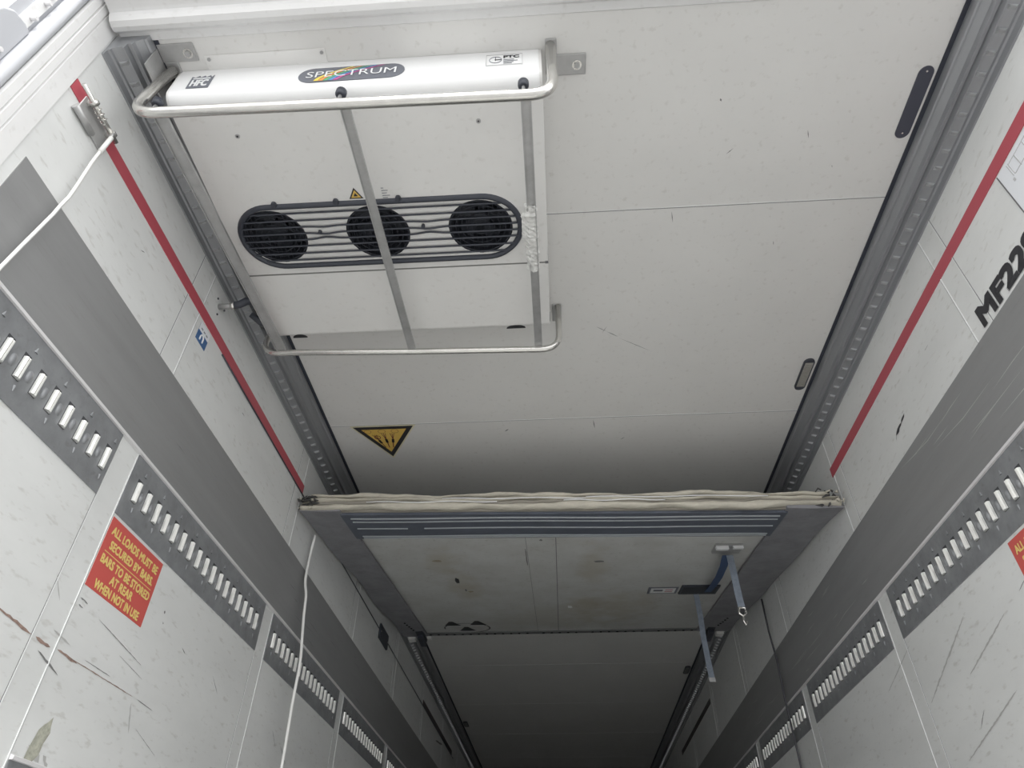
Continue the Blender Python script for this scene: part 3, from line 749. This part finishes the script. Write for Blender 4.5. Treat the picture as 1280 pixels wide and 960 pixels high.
# side seals with a slightly wavy outer edge
for side in (-1, 1):
    g = MB(); rows = []; N_ = 40
    for i in range(N_+1):
        y = YN+.01+(YF-YN-.02)*i/N_
        xo = side*(1.212+.006*math.sin(y*5+side)); xi = side*(1.022 if side < 0 else .975)
        row = []
        for x, off in ((xi, .0), (xi, -.006), ((xi+xo)/2, -.008), (xo, -.004 + .006*math.sin(y*7)), (xo, .004+.006*math.sin(y*7)), ((xi+xo)/2, .006), (side*1.10, .0095), (xi, .0098)):
            row.append((x, y, bz(x, y)+off))
        rows.append(row)
    g.grid(rows, RUBBER, True, False, True); g.build('side_seal', bk)
    g = MB(); xi = side*(1.020 if side < 0 else .973)
    g.hexa([(xi-.003, 3.05, bz(xi, 3.05)-.009), (xi+.003, 3.05, bz(xi, 3.05)-.009), (xi+.003, 4.4, bz(xi, 4.4)-.009), (xi-.003, 4.4, bz(xi, 4.4)-.009)],
           [(xi-.003, 3.05, bz(xi, 3.05)+.0), (xi+.003, 3.05, bz(xi, 3.05)+.0), (xi+.003, 4.4, bz(xi, 4.4)), (xi-.003, 4.4, bz(xi, 4.4))], RUBBER); g.build('seal_edge_strip', bk)
# front rubber band with light ribs
g = MB(); slab(g, -1.03, .985, 2.735, 3.040, -.012, .009, BLUERUB); fb = g.build('front_band', bk)
for y, wd, br in ((2.775, .008, 0), (2.815, .006, 0), (2.898, .006, 1), (3.000, .007, 0), (3.022, .006, 0)):
    g = MB(); n_ = 24
    for i in range(n_):
        xa = -.99+1.95*i/n_; xb = -.99+1.95*(i+1)/n_
        if br and i == 3: continue
        ya_ = y+.004*math.sin(xa*6); yb_ = y+.004*math.sin(xb*6)
        g.hexa([(xa, ya_-wd/2, bz(xa, ya_)-.016), (xb, yb_-wd/2, bz(xb, yb_)-.016), (xb, yb_+wd/2, bz(xb, yb_)-.016), (xa, ya_+wd/2, bz(xa, ya_)-.016)],
               [(xa, ya_-wd/2, bz(xa, ya_)-.011), (xb, yb_-wd/2, bz(xb, yb_)-.011), (xb, yb_+wd/2, bz(xb, yb_)-.011), (xa, ya_+wd/2, bz(xa, ya_)-.011)], LINE)
    g.build('band_rib', fb)
# tattered layered front edge
random.seed(3)
def lip(zoff, ry, rz, wob, m, y, ph, x0=-1.205, x1=1.205):
    g = MB(); rows = []; N_ = 150
    for i in range(N_+1):
        x = x0+(x1-x0)*i/N_
        dz = wob*(math.sin(x*7.5+ph)*.5+math.sin(x*13+ph*2)*.3+math.sin(x*29+ph)*.25)
        th = rz*(1+.35*math.sin(x*9+ph*3)+.2*math.sin(x*23+ph))
        row = []
        for k in range(10):
            a = 2*PI*k/10; row.append((x, y+ry*math.cos(a)+.002*math.sin(x*60+k), bz(x, YN)+zoff+dz+th*math.sin(a)+random.uniform(-.0008, .0008)))
        rows.append(row)
    g.grid(rows, m, True, True, True); return g.build('foam_lip', bk)
lip(.016, .022, .013, .006, FOAM, YN+.012, .3)
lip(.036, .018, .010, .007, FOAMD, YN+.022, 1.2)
lip(.050, .020, .0085, .008, FOAM, YN+.016, 2.1)
lip(.072, .020, .010, .010, FOAM, YN+.020, 3.0, -1.17, 1.17)
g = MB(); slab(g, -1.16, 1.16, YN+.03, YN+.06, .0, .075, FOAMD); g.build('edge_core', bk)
# thin pale wire strands in the lip
for a, b, zf in ((-.9, -.3, .030), (-.55, .1, .046), (.0, .45, .034), (.1, .9, .05)):
    g = MB(); g.tube([(a+(b-a)*k/12, YN-.008, bz(a+(b-a)*k/12, YN)+zf+.003*math.sin(k)) for k in range(13)], .0022, WHITEP, 6); g.build('loose_strand', bk)
# torn corners
for side in (-1, 1):
    g = MB(); cx = side*1.19
    for q in range(16):
        a = Vector((cx+random.uniform(-.035, .028)-side*.02*(q % 3), YN+random.uniform(-.015, .02), bz(cx, YN)+random.uniform(.004, .078)))
        b = a+Vector((random.uniform(-.055, .055), random.uniform(-.012, .012), random.uniform(-.018, .018)))
        b.x = max(-1.222, min(1.222, b.x)); c_ = (a+b)/2+Vector((0, -.008, random.uniform(-.012, .012))); c_.x = max(-1.222, min(1.222, c_.x))
        g.tube([a, c_, b], [.003, random.uniform(.004, .009), .002], RAG if q % 3 else FOAM, 6)
    g.build('torn_corner', bk)
# far edge rivets and trim
g = MB(); slab(g, -1.10, 1.10, 5.055, YF+.006, .000, .012, mat('hinge_strip', (.20, .205, .21), .5, metal=.3)); hs = g.build('hinge_strip', bk)
for i in range(34):
    x = -1.0+2.0*i/33
    if i in (13, 19, 27): continue
    g = MB(); g.cyl((x, 5.083, bz(x, 5.083)-.004), (0, 0, 1), .009, .005, DARKHOLE, 8); g.build('rivet', hs)
# recessed handles and prints
def bpt(x, y, off=0): return (x, y, bz(x, y)+off)
g = MB(); slab(g, .703, .928, 3.935, 4.110, .0005, .0105, BLACKP); slab(g, .715, .915, 3.96, 4.09, -.001, .001, mat('handle_recess', (.045, .048, .055), .6)); g.build('handle_tray', bk)
g = MB(); slab(g, .512, .690, 3.975, 4.112, .0078, .0102, GREYP); slab(g, .528, .676, 3.995, 4.095, .0070, .0079, WHITEP); slab(g, .545, .60, 4.02, 4.055, .0062, .0071, GREYP)
slab(g, .615, .66, 4.02, 4.03, .0062, .0071, RED); slab(g, .615, .66, 4.06, 4.07, .0062, .0071, RED); g.build('sticker', bk)
g = MB(); slab(g, .762, .900, 3.20, 3.32, -.004, .010, BRACK); slab(g, .762, .822, 3.195, 3.22, -.022, -.004, WHITEP); slab(g, .845, .895, 3.195, 3.215, -.018, -.004, WHITEP); g.build('strap_bracket', bk)
# elliptical mark with three black triangles
g = MB()
E_ = [(-.705+.165*math.cos(2*PI*k/40), 4.93+.135*math.sin(2*PI*k/40)) for k in range(41)]
for k in range(40):
    if 11 <= k <= 18: continue
    a, b = E_[k], E_[k+1]; sc = lambda p, q: bpt(-.705+(p[0]+.705)*q, 4.93+(p[1]-4.93)*q, .0078)
    g.face([sc(a, 1.03), sc(b, 1.03), sc(b, .97), sc(a, .97)], INK)
for cx, cyy in ((-.800, 4.80), (-.615, 4.79), (-.708, 4.955)):
    g.face([bpt(cx-.062, cyy+.06, .0084), bpt(cx+.062, cyy+.06, .0084), bpt(cx+.010, cyy-.055, .0084), bpt(cx-.015, cyy-.055, .0084)], INK)
    g.face([bpt(cx-.062, cyy+.063, .0082), bpt(cx+.062, cyy+.063, .0082), bpt(cx+.060, cyy+.075, .0082), bpt(cx-.060, cyy+.075, .0082)], SHEET)
g.build('round_mark', bk, flip=False)
# trolley brackets at far corners
for side in (-1, 1):
    g = MB(); x = side*1.065
    g.box(x-.028, x+.028, 4.93, 5.16, 2.462, 2.480, BLACKP); g.box(x-.02, x+.02, 5.02, 5.20, 2.44, 2.462, BLACKP)
    tr = g.build('trolley_arm', bk)
    g = MB(); g.box(*sorted((side*1.120, side*1.172)), 5.10, 5.16, 2.462, 2.486, CORD); g.build('roller', tr)
    g = MB(); g.box(*sorted((side*1.00, side*1.03)), 5.11, 5.15, 2.470, 2.486, CORD); g.build('roller', tr)
    for k in range(5):
        g = MB(); g.cyl((side*(1.12-.006*k), 4.70+.05*k, bz(side*1.12, 4.70+.05*k)-.012), (0, 0, 1), .007, .008, DARKHOLE, 8); g.build('rivet', tr)

# ------------------------------------------------------------------ straps
def ribbon(pts, w_, m, name, parent=None, wd=(1, 0, 0), t=.003):
    g = MB(); rows = []
    for i, p in enumerate(pts):
        p = Vector(p); d = (Vector(pts[min(i+1, len(pts)-1)])-Vector(pts[max(i-1, 0)])).normalized(); wv = Vector(wd); wv = (wv-d*wv.dot(d)).normalized(); n_ = d.cross(wv)
        rows.append([p+wv*w_/2*a+n_*t/2*b for a, b in ((-1, -1), (1, -1), (1, 1), (-1, 1))])
    g.grid(rows, m, True, False, True); return g.build(name, parent)
o = ribbon([(.832, 3.315, 2.214), (.836, 3.42, 2.205), (.842, 3.60, 2.222), (.850, 3.80, 2.262), (.857, 3.95, 2.300), (.860, 4.00, 2.313)], .040, STRAPB, 'webbing_strap')
tag(o, 'short dark blue strap looped between the bracket and tray under the bulkhead', 'strap', 'straps on the bulkhead')
s2 = thing('hanging_strap', (.852, 3.31, 1.85), 'grey blue strap with metal buckle hanging from the bulkhead bracket', 'strap', 'straps on the bulkhead')
ribbon([(.850, 3.315, 2.214), (.852, 3.318, 2.12), (.850, 3.312, 2.00), (.852, 3.31, 1.935)], .034, STRAPG, 'webbing', s2)
g = MB(); g.tube([(.836, 3.31, 1.935), (.836, 3.31, 1.905), (.852, 3.31, 1.895), (.868, 3.31, 1.905), (.868, 3.31, 1.935), (.836, 3.31, 1.935)], .006, STEEL, 8)
g.tube([(.852, 3.31, 1.895), (.848, 3.31, 1.87), (.856, 3.31, 1.85), (.864, 3.31, 1.868)], .005, STEEL, 8); g.build('buckle', s2)
s3 = thing('hanging_strap', (.812, 4.11, 1.84), 'thin blue grey strap hanging from the dark tray at the back of the bulkhead', 'strap', 'straps on the bulkhead')
ribbon([(.808, 4.09, 2.338), (.815, 4.11, 2.22), (.812, 4.115, 2.08), (.815, 4.11, 1.92), (.818, 4.108, 1.85)], .032, STRAPG, 'webbing', s3)
MB().box(.800, .836, 4.104, 4.114, 1.828, 1.852, BRACK).build('strap_end', s3)

# cords
pts = [(-1.203, 2.93, 2.185), (-1.207, 2.93, 2.08), (-1.207, 2.93, 1.976), (-1.200, 2.93, 1.93), (-1.187, 2.93, 1.879), (-1.178, 2.93, 1.786), (-1.164, 2.93, 1.68), (-1.152, 2.93, 1.577), (-1.150, 2.93, 1.417), (-1.142, 2.93, 1.183), (-1.140, 2.93, .9)]
# smooth
P = [Vector(p) for p in pts]; S_ = []
for i in range(len(P)-1):
    p0, p1, p2, p3 = P[max(i-1, 0)], P[i], P[i+1], P[min(i+2, len(P)-1)]
    for t in (0, .25, .5, .75): S_.append(.5*((2*p1)+(-p0+p2)*t+(2*p0-5*p1+4*p2-p3)*t*t+(-p0+3*p1-3*p2+p3)*t**3))
S_.append(P[-1])
o = MB().tube(S_, .0062, CORD, 8).build('pull_cord'); tag(o, 'long white cord hanging from the left edge of the raised bulkhead', 'cord')
g = MB().tube([(1.212, 4.15, 2.322), (1.208, 4.14, 2.24), (1.206, 4.14, 2.12), (1.207, 4.12, 1.95), (1.203, 4.13, 1.75), (1.206, 4.14, 1.45), (1.20, 4.14, 1.2)], .0058, mat('dark_cord', (.07, .07, .08), .6), 8)
tag(g.build('pull_cord'), 'thin dark cord hanging down the right wall from the bulkhead', 'cord')
